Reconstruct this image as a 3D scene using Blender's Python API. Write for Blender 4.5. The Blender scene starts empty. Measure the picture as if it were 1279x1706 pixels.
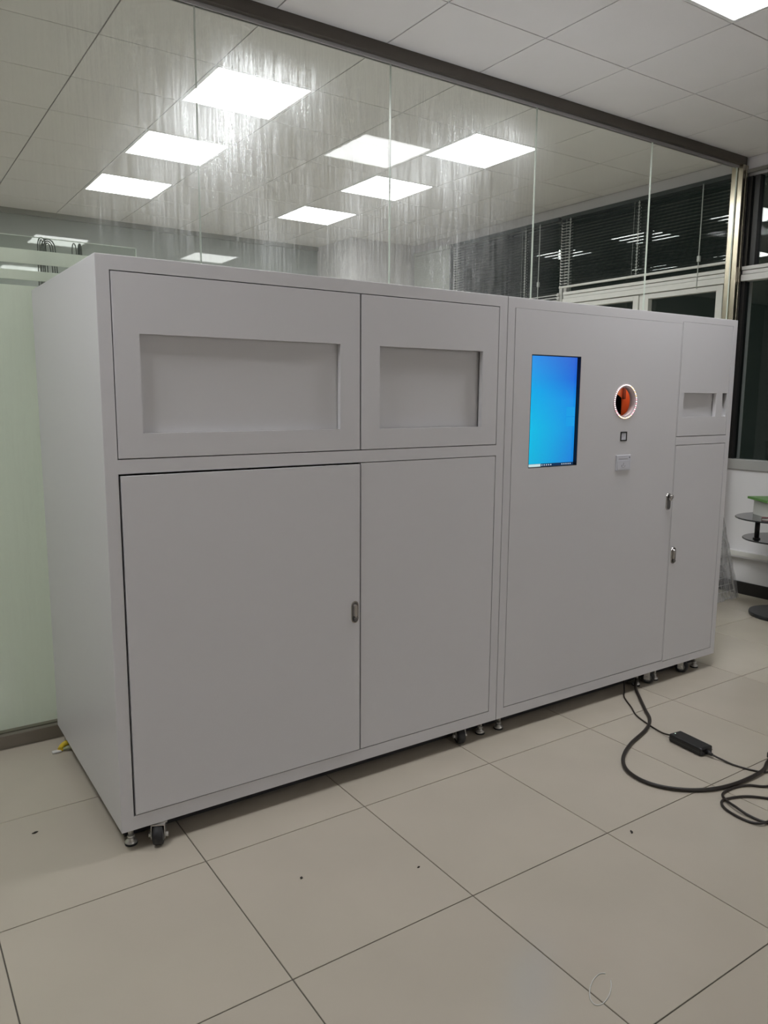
import bpy, bmesh, math, random
from mathutils import Matrix, Vector
random.seed(7)
SC = bpy.context.scene
COL = SC.collection
R = math.radians

# ------------------------------------------------------------------ camera
CAM = Vector((-0.5798, -2.347, 1.4699)); YAW, PIT, ROLL, FPX = 0.5943, -0.1500, 0.0065, 1273.1
fwd = Vector((math.sin(YAW)*math.cos(PIT), math.cos(YAW)*math.cos(PIT), math.sin(PIT)))
rgt = Vector((math.cos(YAW), -math.sin(YAW), 0)); upv = rgt.cross(fwd)
r2 = rgt*math.cos(ROLL) + upv*math.sin(ROLL); u2 = upv*math.cos(ROLL) - rgt*math.sin(ROLL)
cd = bpy.data.cameras.new('camera'); cam = bpy.data.objects.new('camera', cd); COL.objects.link(cam)
cam.matrix_world = Matrix(((r2.x, u2.x, -fwd.x, CAM.x), (r2.y, u2.y, -fwd.y, CAM.y), (r2.z, u2.z, -fwd.z, CAM.z), (0, 0, 0, 1)))
cd.sensor_fit = 'HORIZONTAL'; cd.sensor_width = 36.0; cd.lens = FPX*36.0/1279.0; cd.clip_start = 0.02
SC.camera = cam
# ------------------------------------------------------------------ world (night outside) and exposure
w = bpy.data.worlds.new('night'); SC.world = w; w.use_nodes = True
w.node_tree.nodes['Background'].inputs[0].default_value = (0.010, 0.016, 0.013, 1)
w.node_tree.nodes['Background'].inputs[1].default_value = 0.5
LIGHT_F, LIGHT_B = 33.0, 17.0     # radiance of the ceiling panels in the front and the back room
vs = SC.view_settings
vs.view_transform = 'Standard'; vs.look = 'None'; vs.exposure = 0.0; vs.gamma = 1.0; vs.use_curve_mapping = False
SC.cycles.use_denoising = True
SC.cycles.max_bounces = 7; SC.cycles.diffuse_bounces = 4; SC.cycles.glossy_bounces = 4
SC.cycles.use_adaptive_sampling = True; SC.cycles.adaptive_threshold = 0.02
SC.cycles.transmission_bounces = 8; SC.cycles.transparent_max_bounces = 16
SC.cycles.sample_clamp_indirect = 20.0

# ------------------------------------------------------------------ materials
MATS = {}
def nt(name):
    m = bpy.data.materials.new(name); m.use_nodes = True; t = m.node_tree; t.nodes.clear()
    o = t.nodes.new('ShaderNodeOutputMaterial'); return m, t, o
def pbr(name, col, rough=0.5, metal=0.0, spec=0.5, emit=None, es=0.0, var=0.0, vscale=6.0, bump=0.0, bscale=200.0, stretch=(1, 1, 1), rvar=0.0):
    m, t, o = nt(name)
    b = t.nodes.new('ShaderNodeBsdfPrincipled'); t.links.new(b.outputs[0], o.inputs[0])
    b.inputs['Base Color'].default_value = (*col, 1); b.inputs['Roughness'].default_value = rough
    b.inputs['Metallic'].default_value = metal; b.inputs['Specular IOR Level'].default_value = spec
    if emit: b.inputs['Emission Color'].default_value = (*emit, 1); b.inputs['Emission Strength'].default_value = es
    if var or bump or rvar:
        tc = t.nodes.new('ShaderNodeTexCoord'); mp = t.nodes.new('ShaderNodeMapping'); mp.inputs['Scale'].default_value = stretch
        t.links.new(tc.outputs['Object'], mp.inputs[0])
        n = t.nodes.new('ShaderNodeTexNoise'); n.inputs['Scale'].default_value = vscale; n.inputs['Detail'].default_value = 5
        t.links.new(mp.outputs[0], n.inputs['Vector'])
        if var:
            r = t.nodes.new('ShaderNodeMapRange'); r.inputs[1].default_value = 0.3; r.inputs[2].default_value = 0.7
            r.inputs[3].default_value = 1-var; r.inputs[4].default_value = 1+var; t.links.new(n.outputs[0], r.inputs[0])
            mx = t.nodes.new('ShaderNodeMix'); mx.data_type = 'RGBA'; mx.blend_type = 'MULTIPLY'; mx.inputs[0].default_value = 1
            mx.inputs[6].default_value = (*col, 1); t.links.new(r.outputs[0], mx.inputs[7]); t.links.new(mx.outputs[2], b.inputs['Base Color'])
        if rvar:
            r = t.nodes.new('ShaderNodeMapRange'); r.inputs[3].default_value = max(0, rough-rvar); r.inputs[4].default_value = rough+rvar
            t.links.new(n.outputs[0], r.inputs[0]); t.links.new(r.outputs[0], b.inputs['Roughness'])
        if bump:
            n2 = t.nodes.new('ShaderNodeTexNoise'); n2.inputs['Scale'].default_value = bscale; t.links.new(mp.outputs[0], n2.inputs['Vector'])
            bp = t.nodes.new('ShaderNodeBump'); bp.inputs['Strength'].default_value = bump; bp.inputs['Distance'].default_value = 0.002
            t.links.new(n2.outputs[0], bp.inputs['Height']); t.links.new(bp.outputs[0], b.inputs['Normal'])
    MATS[name] = m; return m
def emis(name, col, s):
    m, t, o = nt(name); e = t.nodes.new('ShaderNodeEmission'); e.inputs[0].default_value = (*col, 1); e.inputs[1].default_value = s
    t.links.new(e.outputs[0], o.inputs[0]); MATS[name] = m; return m
def glass(name, tint, ior=1.5, dirt=0.0):
    """thin architectural glass: Fresnel mirror over a clear tinted body, optionally with dried water streaks"""
    m, t, o = nt(name)
    g = t.nodes.new('ShaderNodeNewGeometry')
    mr = t.nodes.new('ShaderNodeMapRange'); mr.inputs[3].default_value = ior; mr.inputs[4].default_value = 1.0/ior
    t.links.new(g.outputs['Backfacing'], mr.inputs[0])
    fr = t.nodes.new('ShaderNodeFresnel'); t.links.new(mr.outputs[0], fr.inputs[0])
    tr = t.nodes.new('ShaderNodeBsdfTransparent'); tr.inputs[0].default_value = (*tint, 1)
    gl = t.nodes.new('ShaderNodeBsdfGlossy'); gl.inputs['Roughness'].default_value = 0.0; gl.inputs[0].default_value = (1, 1, 1, 1)
    out = tr
    if dirt:
        tc = t.nodes.new('ShaderNodeTexCoord')
        def noise(scale, vec, detail=4):
            mp = t.nodes.new('ShaderNodeMapping'); mp.inputs['Scale'].default_value = vec; t.links.new(tc.outputs['Object'], mp.inputs[0])
            n = t.nodes.new('ShaderNodeTexNoise'); n.inputs['Scale'].default_value = scale; n.inputs['Detail'].default_value = detail
            t.links.new(mp.outputs[0], n.inputs['Vector']); return n
        def rng(src, a, b_, c=0., d=1.):
            r = t.nodes.new('ShaderNodeMapRange'); r.inputs[1].default_value = a; r.inputs[2].default_value = b_; r.inputs[3].default_value = c; r.inputs[4].default_value = d
            t.links.new(src.outputs[0], r.inputs[0]); return r
        def mul(a, b_):
            mm = t.nodes.new('ShaderNodeMath'); mm.operation = 'MULTIPLY'; t.links.new(a.outputs[0], mm.inputs[0]); t.links.new(b_.outputs[0], mm.inputs[1]); return mm
        st = rng(noise(1.0, (95, 95, 4.0), 7), 0.40, 0.68, 0.24, 1.0)      # fine vertical runs
        bl = rng(noise(1.0, (3.2, 3.2, 1.5), 4), 0.32, 0.62, 0.28, 1.0)    # where the runs are
        sp = t.nodes.new('ShaderNodeSeparateXYZ'); t.links.new(tc.outputs['Object'], sp.inputs[0])
        xr = t.nodes.new('ShaderNodeMapRange'); xr.inputs[1].default_value = 3.0; xr.inputs[2].default_value = 2.3; xr.inputs[3].default_value = 0.06; xr.inputs[4].default_value = 1.0
        t.links.new(sp.outputs['X'], xr.inputs[0])
        xl = t.nodes.new('ShaderNodeMapRange'); xl.inputs[1].default_value = 0.1; xl.inputs[2].default_value = 0.7; xl.inputs[3].default_value = 0.08; xl.inputs[4].default_value = 1.0
        t.links.new(sp.outputs['X'], xl.inputs[0])
        zr = t.nodes.new('ShaderNodeMapRange'); zr.inputs[1].default_value = 3.12; zr.inputs[2].default_value = 2.9; zr.inputs[3].default_value = 0.15; zr.inputs[4].default_value = 1.0
        t.links.new(sp.outputs['Z'], zr.inputs[0])
        fn = rng(noise(1.0, (260, 260, 60), 3), 0.35, 0.65, 0.35, 1.0)     # beads between the runs
        mask = mul(mul(mul(mul(mul(st, fn), bl), xr), zr), xl)
        mk = t.nodes.new('ShaderNodeMath'); mk.operation = 'MULTIPLY'; mk.inputs[1].default_value = dirt; t.links.new(mask.outputs[0], mk.inputs[0])
        rf = t.nodes.new('ShaderNodeBsdfRefraction'); rf.distribution = 'GGX' if hasattr(rf, 'distribution') else rf.distribution
        rf.inputs['Roughness'].default_value = 0.58; rf.inputs[0].default_value = (0.95, 0.97, 1.0, 1)
        mr2 = t.nodes.new('ShaderNodeMapRange'); mr2.inputs[3].default_value = 1.35; mr2.inputs[4].default_value = 1.35
        t.links.new(g.outputs['Backfacing'], mr2.inputs[0]); t.links.new(mr2.outputs[0], rf.inputs['IOR'])
        m2 = t.nodes.new('ShaderNodeMixShader'); t.links.new(mk.outputs[0], m2.inputs[0]); t.links.new(tr.outputs[0], m2.inputs[1]); t.links.new(rf.outputs[0], m2.inputs[2])
        tl = t.nodes.new('ShaderNodeBsdfTranslucent'); tl.inputs[0].default_value = (0.85, 0.86, 0.88, 1)
        mk3 = t.nodes.new('ShaderNodeMath'); mk3.operation = 'MULTIPLY'; mk3.inputs[1].default_value = 0.75; t.links.new(mk.outputs[0], mk3.inputs[0])
        m3 = t.nodes.new('ShaderNodeMixShader'); t.links.new(mk3.outputs[0], m3.inputs[0]); t.links.new(m2.outputs[0], m3.inputs[1]); t.links.new(tl.outputs[0], m3.inputs[2])
        out = m3
    mix = t.nodes.new('ShaderNodeMixShader'); t.links.new(fr.outputs[0], mix.inputs[0]); t.links.new(out.outputs[0], mix.inputs[1]); t.links.new(gl.outputs[0], mix.inputs[2])
    t.links.new(mix.outputs[0], o.inputs[0]); MATS[name] = m; return m
def frosted(name):
    m, t, o = nt(name)
    tl = t.nodes.new('ShaderNodeBsdfTranslucent'); tl.inputs[0].default_value = (0.86, 0.89, 0.83, 1)
    df = t.nodes.new('ShaderNodeBsdfDiffuse'); df.inputs[0].default_value = (0.73, 0.76, 0.71, 1)
    tr = t.nodes.new('ShaderNodeBsdfTransparent'); tr.inputs[0].default_value = (0.9, 0.95, 0.9, 1)
    a = t.nodes.new('ShaderNodeMixShader'); a.inputs[0].default_value = 0.45; t.links.new(tl.outputs[0], a.inputs[1]); t.links.new(df.outputs[0], a.inputs[2])
    b = t.nodes.new('ShaderNodeMixShader'); b.inputs[0].default_value = 0.10; t.links.new(a.outputs[0], b.inputs[1]); t.links.new(tr.outputs[0], b.inputs[2])
    t.links.new(b.outputs[0], o.inputs[0]); MATS[name] = m; return m

PAINT = pbr('white_powder_coat', (0.67, 0.665, 0.675), 0.36, spec=0.45, var=0.012, vscale=1.2, bump=0.03, bscale=420, rvar=0.04)
INNER = pbr('machine_inside', (0.10, 0.10, 0.10), 0.8)
TRAY = pbr('recess_tray_paint', (0.65, 0.645, 0.65), 0.45)
CHROME = pbr('brushed_steel', (0.42, 0.40, 0.38), 0.22, metal=1.0)
DARKST = pbr('dark_steel', (0.16, 0.155, 0.15), 0.3, metal=1.0)
FOOTM = pbr('zinc_foot', (0.62, 0.61, 0.58), 0.35, metal=0.8)
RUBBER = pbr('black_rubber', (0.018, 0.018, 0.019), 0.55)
BLACK = pbr('black_plastic', (0.010, 0.010, 0.010), 0.42)
TILE = pbr('polished_floor_tile', (0.53, 0.48, 0.395), 0.17, spec=0.5, var=0.04, vscale=2.2, rvar=0.04)
GROUT = pbr('floor_grout', (0.13, 0.12, 0.10), 0.8)
CEILT = pbr('ceiling_tile_paint', (0.82, 0.805, 0.80), 0.6, spec=0.2, var=0.015, vscale=3)
CEILG = pbr('ceiling_grid_shadow_gap', (0.10, 0.10, 0.09), 0.8)
WALLW = pbr('white_wall_paint', (0.72, 0.705, 0.72), 0.6, var=0.02, vscale=2)
BASEB = pbr('black_baseboard', (0.012, 0.011, 0.011), 0.35)
BACKG = pbr('grey_green_back_painted_glass', (0.36, 0.385, 0.37), 0.03, spec=0.5)
ALU = pbr('white_aluminium', (0.70, 0.69, 0.66), 0.4)
DKFR = pbr('dark_window_frame', (0.02, 0.02, 0.02), 0.4)
SILLM = pbr('grey_sill_metal', (0.42, 0.415, 0.41), 0.35, metal=0.3)
CHAN = pbr('brown_anodised_channel', (0.085, 0.074, 0.062), 0.35, metal=0.35)
POSTM = pbr('champagne_steel', (0.50, 0.45, 0.35), 0.25, metal=1.0)
GROOVE = pbr('dark_groove', (0.05, 0.03, 0.035), 0.5)
PLINTH = pbr('brown_plinth_metal', (0.21, 0.185, 0.15), 0.35, metal=0.4)
GLASS = glass('partition_glass', (0.955, 0.968, 0.945), 1.23, dirt=0.25)
GEDGE = pbr('glass_edge', (0.66, 0.72, 0.66), 0.3)
WGLASS = glass('window_glass', (0.90, 0.93, 0.92), 1.5)
FROST = frosted('frosted_glass')
CLEAR = glass('clear_stripe_glass', (0.95, 0.97, 0.95), 1.3)
SLAT = pbr('dark_blind_slat', (0.022, 0.034, 0.032), 0.45)
SLATW = pbr('pale_blind_slat', (0.55, 0.57, 0.54), 0.45)
CORD = pbr('blind_cord', (0.50, 0.52, 0.50), 0.6)
LAMP = emis('led_panel_light', (0.985, 0.99, 1.02), LIGHT_F)
LAMPB = emis('led_panel_light_back_room', (0.99, 0.995, 1.01), LIGHT_B)
LFRAME = pbr('light_frame', (0.80, 0.80, 0.79), 0.4)
CABLE = pbr('black_cable', (0.020, 0.015, 0.011), 0.42)
CABG = pbr('dark_grey_cable', (0.060, 0.070, 0.066), 0.5)
WIRE = pbr('white_coated_wire', (0.72, 0.72, 0.72), 0.35)
YELL = pbr('yellow_plastic', (0.75, 0.55, 0.03), 0.4)
GREENB = pbr('green_cover', (0.10, 0.24, 0.05), 0.4)
PAPER = pbr('white_paper', (0.72, 0.72, 0.68), 0.6)
REDB = pbr('dark_red_cover', (0.14, 0.045, 0.05), 0.45)
SMOKE = pbr('black_tempered_glass', (0.035, 0.035, 0.038), 0.10, spec=0.6)
SPECK = pbr('dark_debris', (0.03, 0.025, 0.02), 0.8)
ORANGE = pbr('orange_flap', (0.80, 0.15, 0.045), 0.35)
CREAM = pbr('pale_tube', (0.70, 0.58, 0.60), 0.4)
CARD = pbr('card_reader_plastic', (0.62, 0.63, 0.68), 0.3)
ICON = pbr('grey_print', (0.33, 0.33, 0.35), 0.6)

# ------------------------------------------------------------------ mesh helpers
class MB:
    def __init__(s): s.bm = bmesh.new()
    def box(s, x0, x1, y0, y1, z0, z1, bev=0.0, mat=0, seg=2):
        n0 = set(s.bm.faces)
        vs_ = [s.bm.verts.new((x, y, z)) for x in (x0, x1) for y in (y0, y1) for z in (z0, z1)]
        fs = [(0, 1, 3, 2), (4, 6, 7, 5), (0, 4, 5, 1), (2, 3, 7, 6), (0, 2, 6, 4), (1, 5, 7, 3)]
        F = [s.bm.faces.new([vs_[i] for i in f]) for f in fs]
        if bev > 0:
            es = list({e for f in F for e in f.edges})
            bmesh.ops.bevel(s.bm, geom=es, offset=bev, segments=seg, profile=0.5, affect='EDGES')
        for f in s.bm.faces:
            if f not in n0: f.material_index = mat
        return s
    def cyl(s, p0, p1, r0, r1=None, n=20, cap=True, mat=0):
        p0, p1 = Vector(p0), Vector(p1); r1 = r0 if r1 is None else r1
        a = (p1-p0).normalized(); h = Vector((0, 0, 1)) if abs(a.z) < 0.9 else Vector((1, 0, 0))
        u = a.cross(h).normalized(); v = a.cross(u)
        A = [s.bm.verts.new(p0+(u*math.cos(t)+v*math.sin(t))*r0) for t in (2*math.pi*i/n for i in range(n))]
        B = [s.bm.verts.new(p1+(u*math.cos(t)+v*math.sin(t))*r1) for t in (2*math.pi*i/n for i in range(n))]
        for i in range(n):
            f = s.bm.faces.new((A[i], A[(i+1) % n], B[(i+1) % n], B[i])); f.smooth = True; f.material_index = mat
        if cap:
            f = s.bm.faces.new(A[::-1]); f.material_index = mat
            f = s.bm.faces.new(B); f.material_index = mat
        return s
    def lathe(s, c, prof, n=24, axis='z', mat=0):
        """prof: (radius, offset along axis)"""
        rings = []
        for r, h in prof:
            ring = []
            for i in range(n):
                t = 2*math.pi*i/n; a, b = r*math.cos(t), r*math.sin(t)
                p = {'z': (a, b, h), 'y': (a, h, b), 'x': (h, a, b)}[axis]
                ring.append(s.bm.verts.new(Vector(c)+Vector(p)))
            rings.append(ring)
        for A, B in zip(rings, rings[1:]):
            for i in range(n):
                f = s.bm.faces.new((A[i], A[(i+1) % n], B[(i+1) % n], B[i])); f.smooth = True; f.material_index = mat
        f = s.bm.faces.new(rings[0][::-1]); f.material_index = mat
        f = s.bm.faces.new(rings[-1]); f.material_index = mat
        return s
    def tube(s, pts, r, n=10, sub=8, closed=False):
        P = [Vector(p) for p in pts]; Q = []
        m = len(P)
        for i in range(m-1 if not closed else m):
            g = lambda k: P[k % m] if closed else P[min(max(k, 0), m-1)]
            a, b, c, d = g(i-1), g(i), g(i+1), g(i+2)
            for j in range(sub):
                t = j/sub
                Q.append(0.5*((2*b)+(c-a)*t+(2*a-5*b+4*c-d)*t*t+(3*b-a-3*c+d)*t**3))
        if not closed: Q.append(P[-1])
        rings = []; u = None
        for i, q in enumerate(Q):
            a = (Q[(i+1) % len(Q)] if closed or i+1 < len(Q) else q) - (Q[i-1] if i > 0 or closed else q)
            a.normalize()
            if u is None:
                h = Vector((0, 0, 1)) if abs(a.z) < 0.9 else Vector((1, 0, 0)); u = a.cross(h).normalized()
            u = (u - a*u.dot(a)).normalized(); v = a.cross(u)
            rings.append([s.bm.verts.new(q+(u*math.cos(2*math.pi*k/n)+v*math.sin(2*math.pi*k/n))*r) for k in range(n)])
        L = len(rings)
        for i in range(L if closed else L-1):
            A, B = rings[i], rings[(i+1) % L]
            for k in range(n):
                f = s.bm.faces.new((A[k], A[(k+1) % n], B[(k+1) % n], B[k])); f.smooth = True
        if not closed: s.bm.faces.new(rings[0][::-1]); s.bm.faces.new(rings[-1])
        return s
    def capsule_plate(s, cx, cz, w, h, y0, y1, n=12, bev=0.002, mat=0):
        """rounded (stadium) plate in the xz plane"""
        n0 = set(s.bm.faces); r = w/2; pts = []
        for i in range(n+1): t = math.pi*i/n; pts.append((cx+r*math.cos(t), cz+h/2-r+r*math.sin(t)))
        for i in range(n+1): t = math.pi+math.pi*i/n; pts.append((cx+r*math.cos(t), cz-h/2+r+r*math.sin(t)))
        A = [s.bm.verts.new((x, y1, z)) for x, z in pts]
        B = [s.bm.verts.new((cx+(x-cx)*(1-bev/r), y0, cz+(z-cz)*(1-bev*2/h))) for x, z in pts]
        s.bm.faces.new(A); s.bm.faces.new(B[::-1])
        for i in range(len(A)): s.bm.faces.new((A[i], A[(i+1) % len(A)], B[(i+1) % len(A)], B[i]))
        for f in s.bm.faces:
            if f not in n0: f.material_index = mat
        return s
    def mesh(s, name, mats):
        bmesh.ops.recalc_face_normals(s.bm, faces=s.bm.faces)
        me = bpy.data.meshes.new(name); s.bm.to_mesh(me); s.bm.free()
        for m in (mats if isinstance(mats, (list, tuple)) else [mats]): me.materials.append(m)
        return me
    def build(s, name, mats, parent=None, **kw):
        return link(name, s.mesh(name, mats), parent, **kw)
def link(name, me, parent=None, label=None, cat=None, group=None, kind=None, loc=None):
    o = bpy.data.objects.new(name, me); COL.objects.link(o)
    if loc is not None: o.location = loc
    if parent is not None:
        o.parent = parent
        L = Vector((0, 0, 0)); q = parent
        while q is not None: L += q.location; q = q.parent if q.matrix_parent_inverse == Matrix.Identity(4) else None
        o.matrix_parent_inverse = Matrix.Translation(-L)
    return tag(o, label, cat, group, kind)
def tag(o, label=None, cat=None, group=None, kind=None):
    for k, v in (('label', label), ('category', cat), ('group', group), ('kind', kind)):
        if v: o[k] = v
    return o
def thing(name, loc, label=None, cat=None, group=None, kind=None):
    o = bpy.data.objects.new(name, None); COL.objects.link(o); o.location = loc; o.empty_display_size = 0.1
    return tag(o, label, cat, group, kind)
def cut(me, cutters):
    """boolean-subtract a list of cutter meshes, return the new mesh"""
    o = bpy.data.objects.new('tmp', me); COL.objects.link(o); cs = []
    for c in cutters:
        co = bpy.data.objects.new('tmpc', c); COL.objects.link(co); cs.append(co)
        md = o.modifiers.new('b', 'BOOLEAN'); md.operation = 'DIFFERENCE'; md.solver = 'EXACT'; md.object = co
    dg = bpy.context.evaluated_depsgraph_get()
    res = bpy.data.meshes.new_from_object(o.evaluated_get(dg))
    for q in cs + [o]: bpy.data.objects.remove(q)
    for c in cutters: bpy.data.meshes.remove(c)
    return res
def boxmesh(x0, x1, y0, y1, z0, z1, bev=0.0, mats=(), mat=0):
    return MB().box(x0, x1, y0, y1, z0, z1, bev, mat).mesh('m', list(mats))

# ------------------------------------------------------------------ room measures
H = 3.193; XL, XR = -3.70, 4.86; YF, YB = -9.65, 5.85
GY = 1.065                                   # centre plane of the glass partition
GX0, GY0 = 1.7017, 0.5459                    # a node of the 0.6 m ceiling grid
FX0, FY0 = -0.3879, -0.174                   # a node of the 0.6 m floor grid

# floor -----------------------------------------------------------
floor = MB().box(XL-0.2, XR+0.2, YF-0.2, YB+0.2, -0.12, -0.003).build('floor', GROUT, kind='structure', label='glossy beige tiled floor with thin dark joints')
cache = {}
def tiles(x0, x1, y0, y1, gx, gy, z0, z1, gap, mat, parent, name, skip=()):
    i0, i1 = math.floor((x0-gx)/0.6), math.ceil((x1-gx)/0.6); j0, j1 = math.floor((y0-gy)/0.6), math.ceil((y1-gy)/0.6)
    for i in range(i0, i1):
        for j in range(j0, j1):
            if (i, j) in skip: continue
            a, b = max(x0, gx+i*0.6), min(x1, gx+(i+1)*0.6); c, d = max(y0, gy+j*0.6), min(y1, gy+(j+1)*0.6)
            if b-a < 0.03 or d-c < 0.03: continue
            k = (round(b-a, 4), round(d-c, 4), z0, mat.name)
            if k not in cache:
                hx, hy = (b-a)/2-gap/2, (d-c)/2-gap/2
                cache[k] = MB().box(-hx, hx, -hy, hy, z0, z1, bev=0.0007, seg=1).mesh(name, mat)
            link(name, cache[k], parent, loc=((a+b)/2, (c+d)/2, 0))
tiles(XL, XR, FY0-7*0.6, 1.03, FX0, FY0, -0.008, 0.0, 0.0035, TILE, floor, 'tile')
MB().box(XL, XR, YF, FY0-7*0.6-0.001, -0.008, 0.0).build('floor_behind_viewer', TILE, floor)
MB().box(XL, XR, 1.03, YB, -0.008, 0.0).build('back_room_floor_screed', TILE, floor)

# ceiling ---------------------------------------------------------
front_lights = [(1, -2), (-5, -2), (-2, -15), (1, -15), (4, -15)]  # only the first is in view; the others are added to balance the light
back_lights = [(-1, 2), (-1, 4), (-1, 6), (2, 2), (2, 4), (2, 6), (-4, 4)]  # the last is out of view, added as fill light
ceiling = MB().box(XL-0.2, XR+0.2, YF-0.2, YB+0.2, H+0.010, H+0.20).build('ceiling', CEILG, kind='structure', label='white suspended ceiling of square tiles')
far_c = MB()
tiles(XL, XR, GY0-8*0.6, YB, GX0, GY0, H, H+0.009, 0.006, CEILT, ceiling, 'tile', skip=set(front_lights+back_lights))
for i in range(-9, 6):                           # ceiling tiles behind the viewer: one slab between the added lights there
    for j in range(-17, -8):
        a, b, c, d = max(XL, GX0+i*0.6), min(XR, GX0+(i+1)*0.6), max(YF, GY0+j*0.6), GY0+(j+1)*0.6
        if (i, j) not in front_lights and b > a and d > c: far_c.box(a, b, c, d, H, H+0.009)
far_c.build('tiles_behind_viewer', CEILT, ceiling, kind='stuff')
LB = {(-5, -2): 'added fill light panel of the front room just beyond the left picture edge',
      (-2, -15): 'added fill light panel nearest the left wall, far behind the viewer',
      (1, -15): 'middle one of three added fill light panels far behind the viewer', (4, -15): 'added fill light panel by the window wall, far behind the viewer',
      (-4, 4): 'added fill light panel of the back room just beyond the left picture edge',
      (1, -2): 'square LED ceiling panel of the front room, cut by the top right picture edge',
      (-1, 2): 'largest and nearest LED ceiling panel behind the glass, upper left',
      (-1, 4): 'middle LED panel of the left row behind the glass, below the largest panel',
      (-1, 6): 'farthest small LED panel of the left row behind the glass',
      (2, 2): 'nearest LED panel of the right row behind the glass, touching a pane joint',
      (2, 4): 'middle LED panel of the right row behind the glass',
      (2, 6): 'farthest small LED panel of the right row behind the glass'}
for idx, (i, j) in enumerate(front_lights+back_lights):
    lab = LB.get((i, j))
    cx, cy = GX0+(i+0.5)*0.6, GY0+(j+0.5)*0.6
    t = thing('ceiling_light', (cx, cy, H), lab, 'light', 'square LED panels in the ceiling')
    fm = cut(boxmesh(cx-0.298, cx+0.298, cy-0.298, cy+0.298, H-0.001, H+0.0095, mats=[LFRAME]), [boxmesh(cx-0.277, cx+0.277, cy-0.277, cy+0.277, H-0.01, H+0.05)])
    link('frame', fm, t)
    MB().box(cx-0.277, cx+0.277, cy-0.277, cy+0.277, H+0.002, H+0.008).build('diffuser', LAMP if j < 0 else LAMPB, t)

# walls -----------------------------------------------------------
MB().box(XL-0.2, XL, YF-0.2, YB+0.2, 0, H+0.0).build('wall_left', WALLW, kind='structure', label='plain white wall on the left side')
MB().box(XL, XR, YF-0.2, YF, 0, H).build('wall_front', WALLW, kind='structure', label='plain white wall behind the viewer')
MB().box(XL, XR, YB, YB+0.2, 0, H).build('wall_back', BACKG, kind='structure', label='grey green glossy far wall of the back room')
MB().box(XL, 3.98, YB-0.04, YB, H-0.045, H).build('trim_1', pbr('far_trim', (0.30, 0.31, 0.29), 0.4), kind='structure', label='thin trim where far wall meets the ceiling')
MB().box(3.99, XR+0.02, 5.09, YB, 0, H).build('wall_pillar', WALLW, kind='structure', label='pale corner pillar of the back room')
SZ, TZ = 0.945, 3.095                        # window sill and window head
MB().box(XR, XR+0.22, YF-0.2, YB+0.2, 0, SZ).box(XR, XR+0.22, YF-0.2, YB+0.2, TZ, H).box(XR, XR+0.22, YF-0.2, -1.45, SZ, TZ).box(XR, XR+0.22, 5.06, YB+0.2, SZ, TZ)\
    .box(XR+0.02, XR+0.20, 1.045, 1.10, SZ, TZ).build('wall_right', WALLW, kind='structure', label='white window wall on the right')
MB().box(XR-0.012, XR, YF, 1.02, 0.0, 0.095, 0.002).build('baseboard_right', BASEB, kind='structure', label='black baseboard along the right wall')
MB().box(XR-0.022, XR, YF, 5.06, TZ-0.012, TZ+0.01).build('trim_2', pbr('head_trim', (0.20, 0.19, 0.17), 0.4), kind='structure', label='dark thin trim above the windows')

def window(n, y0, y1, mull, lab, sash=()):
    fx0, fx1 = XR+0.015, XR+0.075
    T0, T1 = 2.325, 2.43
    f = MB().box(fx0-0.03, fx1, y0, y1, SZ, SZ+0.075, 0.002).box(fx0, fx1, y0, y1, TZ-0.03, TZ, 0.002)
    o = f.build('window_%d' % n, SILLM if n == 1 else ALU, kind='structure', label=lab)
    MB().box(fx0-0.035, fx1, y0+0.02, y1-0.02, T0, T0+0.045, 0.002).box(fx0-0.02, fx1, y0+0.02, y1-0.02, T0+0.049, T0+0.075, 0.002).box(fx0-0.03, fx1, y0+0.02, y1-0.02, T0+0.079, T1, 0.002).build('transom', ALU, o)
    for q in (y0, y1-0.035): MB().box(fx0, fx1, q, q+0.035, SZ+0.075, TZ-0.03).build('jamb', DKFR if n == 1 else ALU, o)
    ys = [y0+0.035]+list(mull)+[y1-0.035]
    for m in mull:
        if n != 1 or m < 0.9: MB().box(fx0-0.01, fx1, m-0.02, m+0.02, SZ+0.075, T0, 0.002).build('mullion', ALU, o)
        MB().box(fx0, fx1, m-0.02, m+0.02, T1, TZ-0.03, 0.002).build('mullion', DKFR, o)
    for a, b in zip(ys, ys[1:]):
        MB().box(fx0+0.03, fx0+0.036, a, b, SZ+0.075, T0).build('pane', WGLASS, o)
        MB().box(fx0+0.03, fx0+0.036, a, b, T1, TZ-0.03).build('pane', WGLASS, o)
        if sash:                            # white opening sash with its own profile
            ya, yb = a+0.022, b-0.022; s_ = MB()
            s_.box(fx0-0.02, fx0+0.03, ya, ya+0.055, SZ+0.08, T0-0.005, 0.002).box(fx0-0.02, fx0+0.03, yb-0.055, yb, SZ+0.08, T0-0.005, 0.002)
            s_.box(fx0-0.02, fx0+0.03, ya+0.055, yb-0.055, T0-0.045, T0-0.005, 0.002).box(fx0-0.02, fx0+0.03, ya+0.055, yb-0.055, SZ+0.08, SZ+0.13, 0.002)
            s_.build('sash', ALU, o)
    return o
window(1, -1.45, 1.03, [-0.2, 0.955], 'dark night window of the front room with white transom')
window(2, 1.10, 2.78, [1.90], 'dark window behind the glass with white lower sashes', sash=(1,))
window(3, 2.80, 4.33, [3.55], 'dark window far along the back room wall')
window(4, 4.37, 5.06, [], 'last window by the corner pillar')
# mid-wall cable trunking
tr = thing('cable_trunking', (XR, 0, 0.30), 'white cable trunking along the wall under the window', 'trunking')
MB().box(XR-0.047, XR-0.002, YF+0.02, 1.02, 0.285, 0.335, 0.003).build('body', WALLW, tr)
MB().box(XR-0.052, XR-0.047, YF+0.02, 1.02, 0.298, 0.333, 0.001).build('cover', ALU, tr)

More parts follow.
